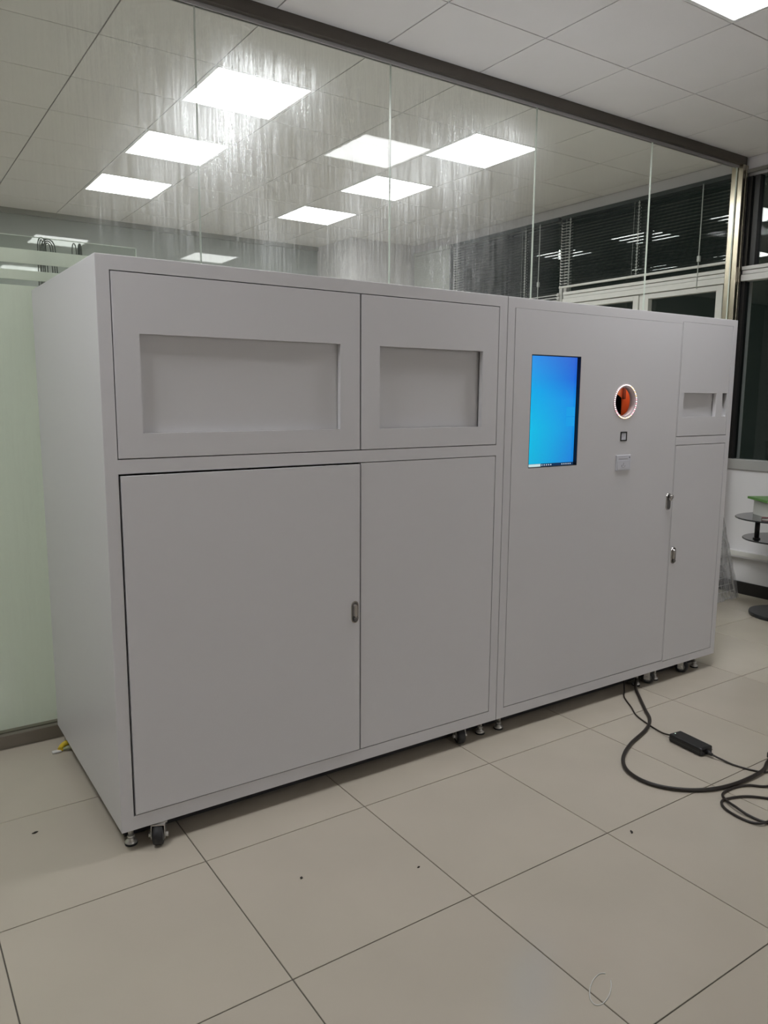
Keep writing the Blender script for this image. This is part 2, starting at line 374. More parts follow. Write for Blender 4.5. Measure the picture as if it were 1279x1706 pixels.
# blinds ----------------------------------------------------------
def blind(y0, y1, zb, lab, mat, tilt, ladders, wand=None):
    x = XR-0.045
    o = thing('venetian_blind', (x, (y0+y1)/2, TZ), lab, 'blind', 'venetian blinds in the back room')
    MB().box(x-0.014, x+0.02, y0, y1, TZ-0.035, TZ-0.002, 0.003).build('head_rail', mat, o)
    s = MB(); z = zb+0.022; c, si = math.cos(tilt)*0.0125, math.sin(tilt)*0.0125
    while z < TZ-0.04:
        v = [s.bm.verts.new((x+k*c, yy, z-k*si+(0.0015 if k == 0 else 0))) for k in (-1, 0, 1) for yy in (y0+0.004, y1-0.004)]
        s.bm.faces.new((v[0], v[1], v[3], v[2])); s.bm.faces.new((v[2], v[3], v[5], v[4])); z += 0.0255
    me = s.mesh('slats', mat); sl = link('slats', me, o, kind='stuff')
    sm = sl.modifiers.new('t', 'SOLIDIFY'); sm.thickness = 0.0006
    MB().box(x-0.012, x+0.012, y0, y1, zb-0.004, zb+0.014, 0.003).build('bottom_rail', ALU, o)
    for ly in ladders:
        l = MB(); 
        for dx in (-0.0135, 0.0135): l.box(x+dx-0.001, x+dx+0.001, ly-0.003, ly+0.003, zb+0.01, TZ-0.03)
        l.box(x-0.0135, x-0.0125, ly+0.045, ly+0.047, zb+0.01, TZ-0.03)
        z = zb+0.022
        while z < TZ-0.04: l.box(x-0.0145, x-0.0130, ly-0.010, ly+0.010, z-0.004, z+0.004); z += 0.0255
        l.build('ladder_cord', CORD, o)
    if wand:
        wo = MB().tube([(x-0.03, wand, TZ-0.03), (x-0.03, wand, TZ-0.3), (x-0.03, wand+0.004, 2.30)], 0.004, 8, 3).build('wand', CORD, o)
        MB().box(x-0.04, x-0.02, wand-0.012, wand+0.012, 2.50, 2.545, 0.004).build('cord_weight', CORD, wo)
blind(1.115, 2.775, 2.465, 'dark open blind nearest the steel post, ending above the white transom', SLAT, 0.52, [1.92, 2.66], 1.33)
blind(2.805, 4.325, 2.12, 'dark open blind hanging lower, beyond the white window frame', SLAT, 0.52, [3.22, 4.25], 3.02)
blind(4.39, 5.05, 2.05, 'pale closed blind next to the corner pillar', SLATW, 1.15, [])

# ------------------------------------------------------------------ glass partition
part = thing('wall_partition', (0, GY, 0), 'frameless glass partition behind the machine', None, None, 'structure')
part['kind'] = 'structure'
xs = [-3.37, -2.34, -1.31, -0.29, 0.727, 1.748, 2.772, 3.82, 4.785]
for a, b in zip(xs, xs[1:]):
    m = MB().box(a+0.0022, b-0.0022, GY-0.005, GY+0.005, 0.055, 3.14)
    for f in m.bm.faces:
        c = f.calc_center_median(); f.material_index = 1 if (abs(c.x-a-0.0022) < 1e-4 or abs(c.x-b+0.0022) < 1e-4) else 0
    m.build('pane', [GLASS, GEDGE], part)
hc = MB().box(XL, 4.84, GY-0.040, GY+0.040, 3.135, H, 0.002).build('head_channel', CHAN, part)
MB().box(XL, 4.80, GY-0.012, GY-0.0055, 3.118, 3.135).box(XL, 4.80, GY+0.0055, GY+0.012, 3.118, 3.135).build('gasket', SILLM, hc)
MB().box(XL, 4.80, GY-0.035, GY-0.006, 0, 0.058, 0.002).box(XL, 4.80, GY+0.006, GY+0.035, 0, 0.058, 0.002).build('base_channel', PLINTH, part)
ps = MB().box(4.790, 4.820, GY-0.045, GY+0.045, 0, 3.135, 0.003).build('end_post', POSTM, part, label='champagne steel end post')
MB().box(4.820, 4.830, GY-0.033, GY+0.033, 0, 3.135).build('groove', GROOVE, ps)
MB().box(4.830, 4.857, GY-0.045, GY+0.045, 0, 3.135, 0.003).build('wall_profile', POSTM, ps)

# frosted panel behind the partition, with clear stripes near its top
fp = thing('frosted_panel', (-0.6, 1.125, 0.0), 'frosted glass panel with clear stripes standing behind the partition, left of the machine', 'panel')
FXa, FXb = -2.3, 0.452
bands = [(0.004, 1.905), (1.928, 1.965), (1.993, 2.047)]
for a, b in bands: MB().box(FXa, FXb, 1.121, 1.129, a, b).build('frosted_band', FROST, fp)
for a, b in [(1.905, 1.928), (1.965, 1.993), (2.047, 2.098)]: MB().box(FXa, FXb, 1.121, 1.129, a, b).build('clear_stripe', CLEAR, fp)
MB().box(FXb, FXb+0.003, 1.120, 1.130, 0.004, 2.0985).build('polished_edge', GEDGE, fp)
MB().box(FXa, FXb, 1.1205, 1.1295, 2.0985, 2.1005).build('top_edge', GEDGE, fp)
def loop(x, wd, y, z, r, n, lab, gap):
    o = thing('cable_loop', (x, y, 0), lab, 'cable', 'cables hung behind the frosted panel')
    for k in range(n):                      # nested arches
        h = wd/2 - k*gap; zz = z - k*gap*0.9
        pts = [(x-h-0.004, y+k*0.006, 1.60), (x-h-0.002, y+k*0.006, 1.9), (x-h, y+k*0.006, zz-0.055), (x-h*0.75, y+k*0.006, zz-0.014), (x, y+k*0.006, zz), (x+h*0.75, y+k*0.006, zz-0.014), (x+h, y+k*0.006, zz-0.055), (x+h+0.004, y+k*0.006, 1.9), (x+h+0.006, y+k*0.006, 1.60)]
        MB().tube(pts, r, 8, 6).build('strand', CABG, o)
loop(0.080, 0.032, 1.160, 2.108, 0.0022, 2, 'narrow dark cable loop hung behind the frosted panel, farthest left', 0.009)
loop(0.110, 0.056, 1.185, 2.108, 0.0024, 3, 'wide dark cable loop hung behind the frosted panel, second from left', 0.0075)
loop(0.207, 0.018, 1.160, 2.098, 0.0022, 1, 'thin dark cable loop behind the frosted panel, third from left', 0.005)
loop(0.231, 0.014, 1.165, 2.099, 0.0032, 2, 'thick green-grey cable bundle behind the frosted panel, nearest the machine corner', 0.0055)

# ------------------------------------------------------------------ the machine
ZB, ZT, DP = 0.076, 1.872, 0.985
def lock(parent, x, z, opened=False):
    h = MB().capsule_plate(x, z, 0.036, 0.088, -0.0050, 0.001, bev=0.002).build('handle', CHROME, parent, label='oval steel lock handle')
    MB().capsule_plate(x, z, 0.027, 0.078, -0.0058, -0.004, bev=0.0006).build('lock_recess', DARKST, h)
    if opened:
        MB().box(x-0.008, x+0.008, -0.020, -0.006, z+0.006, z+0.036, 0.004).build('lever', CHROME, h)
        MB().lathe((x, -0.006, z+0.026), [(0.010, 0.001), (0.010, -0.018), (0.008, -0.020)], 16, 'y').build('key_cylinder', CHROME, h)
    else:
        MB().capsule_plate(x, z+0.006, 0.018, 0.054, -0.0130, -0.005, bev=0.003).build('lever', CHROME, h)
        MB().lathe((x, -0.006, z-0.027), [(0.0085, 0.001), (0.0085, -0.006), (0.007, -0.0075)], 16, 'y').build('key_cylinder', DARKST, h)
def foot(parent, x, y):
    f = MB().cyl((x, y, 0.030), (x, y, ZB+0.004), 0.0085, n=14).build('foot', FOOTM, parent)
    MB().lathe((x, y, 0), [(0.0195, 0.006), (0.020, 0.010), (0.016, 0.015), (0.0095, 0.020), (0.009, 0.024)], 22).build('foot_disc', FOOTM, f)
    MB().lathe((x, y, 0), [(0.0205, 0.0005), (0.021, 0.005), (0.0195, 0.0065)], 22).build('rubber_pad', RUBBER, f)
    MB().cyl((x, y, 0.024), (x, y, 0.032), 0.0125, n=6).build('lock_nut', FOOTM, f)
def caster(parent, x, y, rot=0.0):
    c, s = math.cos(rot), math.sin(rot)
    w_ = MB().lathe((0, 0, 0.034), [(0.026, -0.0165), (0.031, -0.015), (0.0338, -0.008), (0.0338, 0.008), (0.031, 0.015), (0.026, 0.0165)], 28, 'x')
    f = MB().box(-0.0225, -0.0200, -0.013, 0.017, 0.024, 0.070, 0.001).box(0.0200, 0.0225, -0.013, 0.017, 0.024, 0.070, 0.001).box(-0.0225, 0.0225, -0.010, 0.034, 0.069, 0.0725)
    f.cyl((-0.028, 0, 0.034), (0.028, 0, 0.034), 0.0062, n=12).cyl((0.0225, 0, 0.034), (0.031, 0, 0.034), 0.0085, n=8).cyl((-0.031, 0, 0.034), (-0.0225, 0, 0.034), 0.0085, n=8)
    hb = MB().lathe((0, 0, 0.034), [(0.019, -0.0175), (0.021, -0.016), (0.021, 0.016), (0.019, 0.0175)], 20, 'x')
    pl = MB().box(-0.028, 0.028, 0.004, 0.036, 0.0725, ZB-0.0002)
    def xf(m):
        for v in m.bm.verts: a, b = v.co.x, v.co.y; v.co.x, v.co.y = x+a*c-b*s, y+a*s+b*c
        return m
    o = xf(f).build('caster', FOOTM, parent)
    xf(w_).build('wheel', RUBBER, o); xf(hb).build('wheel_hub', pbr('wheel_hub_grey', (0.16, 0.16, 0.16), 0.4), o); xf(pl).build('mount_plate', FOOTM, o)
def recess(parent, x0, x1, z0, z1, d):
    """flat tray set behind the cut-out of a panel"""
    MB().box(x0-0.006, x1+0.006, d, d+0.004, z0-0.006, z1+0.006).build('recess_tray', TRAY, parent)
def door(parent, name, x0, x1, z0, z1, cuts=(), t=0.020, y=0.0, gap=0.003):
    me = boxmesh(x0+gap, x1-gap, y, y+t, z0+gap, z1-gap, 0.0012, [PAINT])
    if cuts: me = cut(me, [c for c in cuts])
    return link(name, me, parent)
def B(x0, x1, z0, z1): return boxmesh(x0, x1, -0.05, 0.08, z0, z1)

# left cabinet
c1 = thing('machine_cabinet', (0.80, 0.49, 0), 'larger left half of the white machine, with two blank upper windows', 'cabinet', 'white metal machine cabinets')
X0, X1 = 0.0, 1.602
body = boxmesh(X0, X1, 0.0, DP, ZB, ZT, 0.002, [PAINT, INNER])
cab = cut(body, [boxmesh(0.040, 1.560, -0.1, 0.30, 1.276, 1.829, 0, [PAINT]), boxmesh(0.040, 1.560, -0.1, 0.30, 0.124, 1.233, 0, [PAINT])])
link('carcass', cab, c1); MB().box(0.030, 1.598, 0.088, DP-0.04, 0.012, ZB-0.0005).build('shade_block', RUBBER, c1)  # dark block added to stand in for the shade under the cabinet
p = door(c1, 'upper_panel', 0.040, 0.902, 1.276, 1.829, [B(0.120, 0.818, 1.354, 1.651)]); recess(p, 0.120, 0.818, 1.354, 1.651, 0.022)
p = door(c1, 'upper_panel', 0.902, 1.560, 1.276, 1.829, [B(0.984, 1.476, 1.352, 1.650)]); recess(p, 0.984, 1.476, 1.352, 1.650, 0.030)
d = door(c1, 'door', 0.042, 0.902, 0.124, 1.231, gap=0.0045, y=-0.004, t=0.022); lock(d, 0.876, 0.676)
door(c1, 'door', 0.902, 1.560, 0.124, 1.233)
foot(c1, 0.042, 0.055); foot(c1, 1.566, 0.060); foot(c1, 0.042, 0.965); foot(c1, 1.566, 0.965)
caster(c1, 0.118, 0.004, -0.45); caster(c1, 1.43, 0.036, -0.3)

# right cabinet
c2 = thing('machine_cabinet', (2.41, 0.49, 0), 'right half of the white machine, with the blue screen and lit round opening', 'cabinet', 'white metal machine cabinets')
X0, X1 = 1.6045, 3.216
body = boxmesh(X0, X1, 0.0, DP, ZB, ZT, 0.002, [PAINT])
HXc, HZc, HR = 2.354, 1.4535, 0.070
cab = cut(body, [boxmesh(1.644, 2.752, -0.1, 0.32, 0.122, 1.830), boxmesh(2.756, 3.178, -0.1, 0.30, 1.280, 1.840), boxmesh(2.756, 3.178, -0.1, 0.30, 0.115, 1.240)])
link('carcass', cab, c2); MB().box(1.609, 3.180, 0.088, DP-0.04, 0.012, ZB-0.0005).build('shade_block', RUBBER, c2)  # same added dark block for the shade under this half
hole = MB().cyl((HXc, -0.05, HZc), (HXc, 0.08, HZc), HR, n=56).mesh('h', [])
SX0, SX1, SZ0, SZ1 = 1.745, 2.045, 1.171, 1.648
bd = door(c2, 'door', 1.644, 2.754, 0.122, 1.832, [B(SX0, SX1, SZ0, SZ1), hole]); lock(bd, 2.722, 0.959, True)
p = door(c2, 'upper_panel', 2.756, 3.178, 1.280, 1.842, [B(2.795, 3.072, 1.378, 1.497), B(3.124, 3.163, 1.378, 1.498)], gap=0.003)
recess(p, 2.795, 3.072, 1.378, 1.497, 0.024); MB().box(3.115, 3.172, 0.060, 0.064, 1.370, 1.506).build('recess_tray', DARKST, p)
m = MB(); v = [m.bm.verts.new(q) for q in [(3.122, 0.058, 1.375), (3.122, 0.058, 1.500), (3.165, 0.004, 1.375), (3.165, 0.030, 1.500), (3.165, 0.058, 1.375), (3.165, 0.058, 1.500)]]
for f in ((0, 2, 3, 1), (0, 1, 5, 4), (2, 4, 5, 3), (0, 4, 2), (1, 3, 5)): m.bm.faces.new([v[i] for i in f])
m.build('slot_flap', TRAY, p)
d = door(c2, 'door', 2.756, 3.178, 0.115, 1.240); lock(d, 2.790, 0.677)
for x in (1.668, 2.622, 2.770, 3.118): foot(c2, x, 0.052)
foot(c2, 1.668, 0.965); foot(c2, 3.118, 0.965)
caster(c2, 2.70, 0.040, 0.5); caster(c2, 2.99, 0.042, 0.4)

# touch screen (sunk into the door)
scr = MB().box(SX0-0.012, SX1+0.012, 0.0175, 0.040, SZ0-0.012, SZ1+0.012).build('screen', BLACK, c2, label='portrait screen showing a blue desktop')
lin = cut(boxmesh(SX0+0.0003, SX1-0.0003, 0.0005, 0.0174, SZ0+0.0003, SZ1-0.0003, mats=[BLACK]), [boxmesh(SX0+0.003, SX1-0.003, -0.05, 0.05, SZ0+0.003, SZ1-0.003)])
link('bezel', lin, scr)
m, t, o = nt('desktop_wallpaper')
tc = t.nodes.new('ShaderNodeTexCoord'); sp = t.nodes.new('ShaderNodeSeparateXYZ'); t.links.new(tc.outputs['Generated'], sp.inputs[0])
def rampn(src, stops):
    r = t.nodes.new('ShaderNodeValToRGB'); e = r.color_ramp.elements
    while len(e) < len(stops): e.new(0.5)
    for k, (pp, c) in zip(e, stops): k.position = pp; k.color = (*c, 1)
    t.links.new(src, r.inputs[0]); return r
ra = rampn(sp.outputs['Z'], [(0, (0.000, 0.47, 0.72)), (0.35, (0.000, 0.51, 0.78)), (0.7, (0.000, 0.40, 0.80)), (1, (0.030, 0.29, 0.80))])
rb = rampn(sp.outputs['Z'], [(0, (0.010, 0.20, 0.68)), (0.35, (0.006, 0.26, 0.74)), (0.6, (0.008, 0.26, 0.78)), (0.8, (0.012, 0.13, 0.68)), (1, (0.03, 0.12, 0.62))])
mx = t.nodes.new('ShaderNodeMix'); mx.data_type = 'RGBA'; t.links.new(sp.outputs['X'], mx.inputs[0]); t.links.new(ra.outputs[0], mx.inputs[6]); t.links.new(rb.outputs[0], mx.inputs[7])
b = t.nodes.new('ShaderNodeBsdfPrincipled'); b.inputs['Base Color'].default_value = (0.01, 0.01, 0.01, 1); b.inputs['Roughness'].default_value = 0.12; b.inputs['Specular IOR Level'].default_value = 0.3
t.links.new(mx.outputs[2], b.inputs['Emission Color']); b.inputs['Emission Strength'].default_value = 1.0; t.links.new(b.outputs[0], o.inputs[0])
WALLP = m
DX0, DX1, DZ0, DZ1 = SX0-0.002, SX1-0.006, SZ0+0.002, SZ1-0.004
MB().box(DX0, DX1, 0.0165, 0.0175, DZ0, DZ1).build('wallpaper', WALLP, scr)
sy = 0.0162
MB().box(DX0, DX1, sy, sy+0.0003, DZ0, DZ0+0.013).build('taskbar', emis('taskbar_navy', (0.012, 0.035, 0.09), 1), scr)
ICO = emis('icon_white', (0.60, 0.70, 0.80), 1)
MB().box(DX0+0.006, DX0+0.092, sy-0.0003, sy, DZ0+0.001, DZ0+0.012).build('search_box', emis('search_white', (0.55, 0.72, 0.74), 1), scr)
for k in range(5): MB().box(DX0+0.098+k*0.0135, DX0+0.104+k*0.0135, sy-0.0003, sy, DZ0+0.004, DZ0+0.009).build('taskbar_icon', ICO, scr)
for k in range(5): MB().box(DX1-0.075+k*0.013, DX1-0.068+k*0.013, sy-0.0003, sy, DZ0+0.0045, DZ0+0.0085).build('taskbar_icon', ICO, scr)
for k in range(3): MB().box(DX0+0.006, DX0+0.014, sy, sy+0.0003, DZ1-0.022-k*0.024, DZ1-0.012-k*0.024).build('desktop_icon', ICO, scr)
for z0, z1 in ((1.389, 1.429), (1.345, 1.386)): MB().box(DX1-0.057, DX1-0.004, sy+0.0001, sy+0.0003, z0, z1).build('light_pane', emis('pane_glow', (0.016, 0.34, 0.78), 1), scr)

# round lit opening
op = MB().lathe((HXc, 0, HZc), [(HR-0.001, 0.0), (HR-0.001, 0.027)], 48, 'y')
for f in [f for f in op.bm.faces if len(f.verts) > 4]: op.bm.faces.remove(f)
tube = op.build('opening_tube', CREAM, c2, label='round opening with a glowing rim')
tube.modifiers.new('t', 'SOLIDIFY').thickness = 0.002
ringm = [emis('led_white', (1.0, 0.86, 0.86), 2.0), emis('led_pink', (1.0, 0.42, 0.48), 2.0), emis('led_yellow', (1.0, 0.72, 0.34), 2.0)]
lr = MB(); NL = 52
for k in range(NL):
    a = 2*math.pi*k/NL; q = Vector((HXc+0.0765*math.cos(a), -0.0035, HZc+0.0765*math.sin(a)))
    g = math.degrees(a) % 360
    mi = 0 if 95 < g < 205 else (1 if (g > 300 or g < 20 or 205 < g < 240) and k % 2 else (2 if (240 < g < 300 or 20 < g < 70) and k % 2 else 0))
    bmesh.ops.create_icosphere(lr.bm, subdivisions=1, radius=0.0029, matrix=Matrix.Translation(q))
    for f in lr.bm.faces:
        if f.material_index == 0 and (f.calc_center_median()-q).length < 0.004: f.material_index = mi
link('led_ring', lr.mesh('led_ring', ringm), tube, kind='stuff', label='ring of tiny white and pink LEDs')
rb_ = MB().lathe((HXc, 0, HZc), [(0.0720, 0.0005), (0.0720, -0.0015), (0.0815, -0.0015), (0.0815, 0.0005)], 48, 'y')
for f in [f for f in rb_.bm.faces if len(f.verts) > 4]: rb_.bm.faces.remove(f)
rb_.build('rim', pbr('clear_led_rim', (0.62, 0.52, 0.53), 0.4), tube)
CX0, CX1 = HXc-0.10, HXc+0.36
ch = MB().box(CX0, CX1, 0.26, 0.264, HZc-0.13, HZc+0.13).box(CX0, CX0+0.004, 0.029, 0.26, HZc-0.13, HZc+0.13).box(CX1-0.004, CX1, 0.029, 0.26, HZc-0.13, HZc+0.13).box(CX0, CX1, 0.029, 0.26, HZc-0.134, HZc-0.13).box(CX0, CX1, 0.029, 0.26, HZc+0.13, HZc+0.134)
ch.build('chamber', BLACK, tube)
MB().box(HXc+0.107, HXc+0.26, 0.105, 0.109, HZc-0.12, HZc+0.12).build('orange_flap', ORANGE, tube)
m = MB(); e0, e1 = HXc+0.03, HXc+0.128; v = [m.bm.verts.new(q) for q in [(e0, 0.112, HZc+0.12), (e1, 0.112, HZc+0.12), (e1, 0.112, HZc+0.010), (e0, 0.112, HZc+0.062), (e0, 0.116, HZc+0.12), (e1, 0.116, HZc+0.12), (e1, 0.116, HZc+0.010), (e0, 0.116, HZc+0.062)]]
for f in ((0, 1, 2, 3), (7, 6, 5, 4), (0, 4, 5, 1), (1, 5, 6, 2), (2, 6, 7, 3), (3, 7, 4, 0)): m.bm.faces.new([v[i] for i in f])
m.build('orange_plate', pbr('pale_orange', (0.75, 0.26, 0.13), 0.35), tube)
MB().box(HXc+0.103, HXc+0.119, 0.092, 0.104, HZc+0.012, HZc+0.10, 0.002).build('hinge_bar', pbr('hinge_brown', (0.16, 0.03, 0.015), 0.4), tube)
MB().box(HXc-0.06, HXc+0.20, 0.034, 0.042, HZc+0.108, HZc+0.116).build('added_chamber_glow', emis('chamber_fill_glow', (1.0, 0.75, 0.62), 16.0), tube)  # glowing strip added to brighten the chamber, not a known lamp

# small square tag and card reader on the door
sq = cut(boxmesh(2.332, 2.378, -0.0025, 0.0005, 1.2705, 1.3145, 0.001, [BLACK]), [boxmesh(2.338, 2.372, -0.05, 0.05, 1.2765, 1.3085)])
sq = link('scanner_window', sq, c2, label='small black framed square')
MB().box(2.338, 2.372, -0.0008, 0.0003, 1.2765, 1.3085).build('plate', CARD, sq)
MB().box(2.3475, 2.350, -0.0011, -0.0008, 1.288, 1.300).box(2.350, 2.355, -0.0011, -0.0008, 1.2985, 1.300).box(2.350, 2.354, -0.0011, -0.0008, 1.293, 1.2945).box(2.3585, 2.3645, -0.0011, -0.0008, 1.297, 1.2985).box(2.3585, 2.3645, -0.0011, -0.0008, 1.2925, 1.294).build('mark', ICON, sq)
cr = MB().box(2.308, 2.410, -0.005, 0.0005, 1.133, 1.205, 0.0015).build('card_reader', CARD, c2, label='pale grey card reader')
MB().box(2.325, 2.388, -0.0055, -0.0045, 1.1865, 1.1895).build('card_slot', ICON, cr)
MB().lathe((2.4005, -0.0045, 1.1935), [(0.0032, 0.0), (0.0032, -0.001)], 12, 'y').build('indicator', BLACK, cr)
MB().box(2.316, 2.402, -0.0062, -0.005, 1.137, 1.180, 0.001).build('touch_face', CARD, cr)
hd = MB().tube([(2.345, -0.0064, 1.160), (2.346, -0.0064, 1.152), (2.356, -0.0064, 1.148), (2.366, -0.0064, 1.150), (2.370, -0.0064, 1.157)], 0.0009, 6, 4)
hd.tube([(2.356, -0.0064, 1.155), (2.357, -0.0064, 1.166), (2.361, -0.0064, 1.170)], 0.0009, 6, 4)
hd.build('hand_mark', ICON, cr)

# ------------------------------------------------------------------ cables, adapter
ad = thing('power_adapter', (2.224, -0.535, 0), 'black power adapter brick lying on the floor tiles', 'adapter')
m = MB().box(-0.036, 0.036, -0.084, 0.084, 0.0005, 0.036, 0.007, seg=2)
rz = Matrix.Rotation(R(-6), 4, 'Z')
def place(mb):
    bmesh.ops.transform(mb.bm, matrix=Matrix.Translation((2.226, -0.535, 0)) @ rz, verts=mb.bm.verts); return mb
place(m).build('case', BLACK, ad)
place(MB().box(-0.0362, 0.0362, -0.0842, 0.0842, 0.0170, 0.0182)).build('seam', CABG, ad)
place(MB().lathe((-0.012, 0.070, 0.0358), [(0.0028, 0), (0.0028, 0.0006)], 10)).build('indicator', emis('green_white_led', (0.75, 1.0, 0.85), 1.4), ad)
place(MB().cyl((0.0, -0.083, 0.018), (0.0, -0.112, 0.014), 0.011, 0.006, 14)).build('plug', BLACK, ad)
tc1 = MB().tube([(2.540, 0.075, 0.074), (2.528, 0.055, 0.040), (2.490, 0.020, 0.010), (2.430, -0.029, 0.004), (2.360, -0.125, 0.004), (2.300, -0.203, 0.004), (2.263, -0.297, 0.004), (2.240, -0.380, 0.005), (2.232, -0.425, 0.012), (2.231, -0.452, 0.018)], 0.0036, 8, 8)
tc1.build('thin_cable', CABLE, label='thin black cable from the machine to the power adapter', cat='cable')
tc2 = MB().tube([(2.216, -0.645, 0.014), (2.222, -0.680, 0.008), (2.228, -0.741, 0.004), (2.261, -0.823, 0.004), (2.330, -0.862, 0.004), (2.46, -0.87, 0.004), (2.62, -0.84, 0.004)], 0.0040, 8, 8)
tc2.build('thin_cable', CABLE, label='thin black cable leaving the adapter towards the right edge', cat='cable')
thick = MB().tube([(2.655, 0.070, 0.066), (2.625, 0.050, 0.036), (2.565, 0.010, 0.013), (2.476, -0.086, 0.008), (2.385, -0.185, 0.008), (2.306, -0.271, 0.008), (2.198, -0.331, 0.008), (2.023, -0.387, 0.008), (1.894, -0.453, 0.008), (1.82, -0.533, 0.008), (1.804, -0.631, 0.008), (1.847, -0.72, 0.008), (1.944, -0.794, 0.008), (2.082, -0.83, 0.008), (2.253, -0.835, 0.0125), (2.36, -0.80, 0.008), (2.50, -0.76, 0.008), (2.66, -0.74, 0.008)], 0.0075, 12, 10)
thick.build('thick_cable', CABLE, label='thick black power cable curving across the floor from under the machine', cat='cable')
coil = MB().tube([(2.62, -0.93, 0.005), (2.40, -0.935, 0.005), (2.25, -0.93, 0.005), (2.164, -0.902, 0.005), (2.120, -0.862, 0.005), (2.061, -0.842, 0.005), (1.981, -0.843, 0.005), (1.945, -0.875, 0.006), (1.919, -0.931, 0.012), (1.914, -0.985, 0.006), (1.925, -1.046, 0.005), (1.99, -1.10, 0.005), (2.09, -1.09, 0.005), (2.12, -1.02, 0.005), (2.085, -0.955, 0.005), (2.035, -0.905, 0.005), (1.975, -0.879, 0.005), (1.925, -0.874, 0.006), (1.890, -0.905, 0.005), (1.876, -0.96, 0.005), (1.880, -1.012, 0.005), (1.902, -1.042, 0.010), (1.97, -1.045, 0.006), (2.06, -1.02, 0.006), (2.18, -0.985, 0.005), (2.40, -0.98, 0.005), (2.6, -1.0, 0.005)], 0.0048, 10, 8)
coil.build('coiled_cable', CABLE, label='black cable lying in loose loops at the right picture edge', cat='cable')
# plug end of a lead resting across the cables at the right edge
pl = thing('cable_plug', (2.40, -0.80, 0.02), 'black plug lying on the cables at the right picture edge', 'plug')
MB().box(2.372, 2.437, -0.815, -0.785, 0.0165, 0.0425, 0.006).build('plug_body', BLACK, pl)
MB().cyl((2.437, -0.80, 0.028), (2.469, -0.798, 0.024), 0.010, 0.006, 12).build('strain_relief', BLACK, pl)

# yellow cord end by the machine's left rear foot
yt = thing('yellow_cord_end', (-0.01, 0.90, 0), 'short yellow cord end with white tip on the floor by the machine', 'cord')
MB().tube([(0.10, 0.90, 0.012), (0.05, 0.905, 0.016), (0.018, 0.898, 0.026), (-0.002, 0.892, 0.020), (-0.014, 0.878, 0.012)], 0.0115, 10, 6).build('yellow_sleeve', YELL, yt)
MB().tube([(0.06, 0.86, 0.010), (0.03, 0.866, 0.016), (0.004, 0.874, 0.014), (-0.016, 0.890, 0.008)], 0.006, 10, 6).build('green_sleeve', pbr('pale_green_sleeve', (0.35, 0.38, 0.22), 0.5), yt)
MB().box(-0.046, -0.010, 0.872, 0.892, 0.001, 0.009, 0.003).build('white_tip', PAPER, yt)

# ------------------------------------------------------------------ right corner: wire panel and glass side table
wp = thing('wire_panel', (4.45, 0.755, 0), 'white wire grid panel in clear plastic wrap leaning beside the machine', 'panel')
P0 = Vector((4.695, 0.765, 0.006)); U = Vector((-1, -0.02, 0.0)).normalized(); V = Vector((-0.095, 0.105, 0.58)).normalized()
Wd, Hh = 0.58, 1.15
def pt(u, v_, n=0.0): return P0+U*u+V*v_+U.cross(V).normalized()*n
fr = MB()
fr.tube([pt(0.012, 0.012), pt(0.012, Hh)], 0.006, 8, 1).tube([pt(Wd, 0.012), pt(Wd, Hh)], 0.006, 8, 1).tube([pt(0.012, 0.012), pt(Wd, 0.012)], 0.006, 8, 1).tube([pt(0.012, Hh), pt(Wd, Hh)], 0.006, 8, 1)
fr.build('panel_frame', WIRE, wp)
for k in range(1, 11): MB().tube([pt(0.012+k*0.052, 0.012), pt(0.012+k*0.052, Hh)], 0.0022, 6, 1).build('grid_wire', WIRE, wp)
for k in range(1, 22): MB().tube([pt(0.012, 0.012+k*0.052), pt(Wd, 0.012+k*0.052)], 0.0022, 6, 1).build('grid_wire', WIRE, wp)
m, t, o = nt('clear_plastic_wrap')
tr_ = t.nodes.new('ShaderNodeBsdfTransparent'); tr_.inputs[0].default_value = (0.93, 0.93, 0.93, 1)
pb = t.nodes.new('ShaderNodeBsdfPrincipled'); pb.inputs['Base Color'].default_value = (0.55, 0.55, 0.55, 1); pb.inputs['Roughness'].default_value = 0.2
tcw = t.nodes.new('ShaderNodeTexCoord'); mpw = t.nodes.new('ShaderNodeMapping'); mpw.inputs['Scale'].default_value = (30, 30, 4); t.links.new(tcw.outputs['Object'], mpw.inputs[0])
nw = t.nodes.new('ShaderNodeTexNoise'); nw.inputs['Scale'].default_value = 1.0; nw.inputs['Detail'].default_value = 5; t.links.new(mpw.outputs[0], nw.inputs['Vector'])
rw = t.nodes.new('ShaderNodeMapRange'); rw.inputs[1].default_value = 0.35; rw.inputs[2].default_value = 0.7; rw.inputs[3].default_value = 0.16; rw.inputs[4].default_value = 0.65; t.links.new(nw.outputs[0], rw.inputs[0])
bw = t.nodes.new('ShaderNodeBump'); bw.inputs['Strength'].default_value = 0.8; bw.inputs['Distance'].default_value = 0.01; t.links.new(nw.outputs[0], bw.inputs['Height']); t.links.new(bw.outputs[0], pb.inputs['Normal'])
ms = t.nodes.new('ShaderNodeMixShader'); t.links.new(rw.outputs[0], ms.inputs[0]); t.links.new(tr_.outputs[0], ms.inputs[1]); t.links.new(pb.outputs[0], ms.inputs[2]); t.links.new(ms.outputs[0], o.inputs[0])
wr = MB(); rr = random.Random(3)
def sheet(sgn):
    N, K = 14, 26; g = [[wr.bm.verts.new(pt(-0.012+(Wd+0.024)*a/N, 0.0+(Hh+0.02)*b_/K, sgn*(0.012+rr.uniform(-0.003, 0.006)))) for b_ in range(K+1)] for a in range(N+1)]
    for a in range(N):
        for b_ in range(K):
            f = wr.bm.faces.new((g[a][b_], g[a+1][b_], g[a+1][b_+1], g[a][b_+1])); f.smooth = True
    return g
ga, gb = sheet(1), sheet(-1)
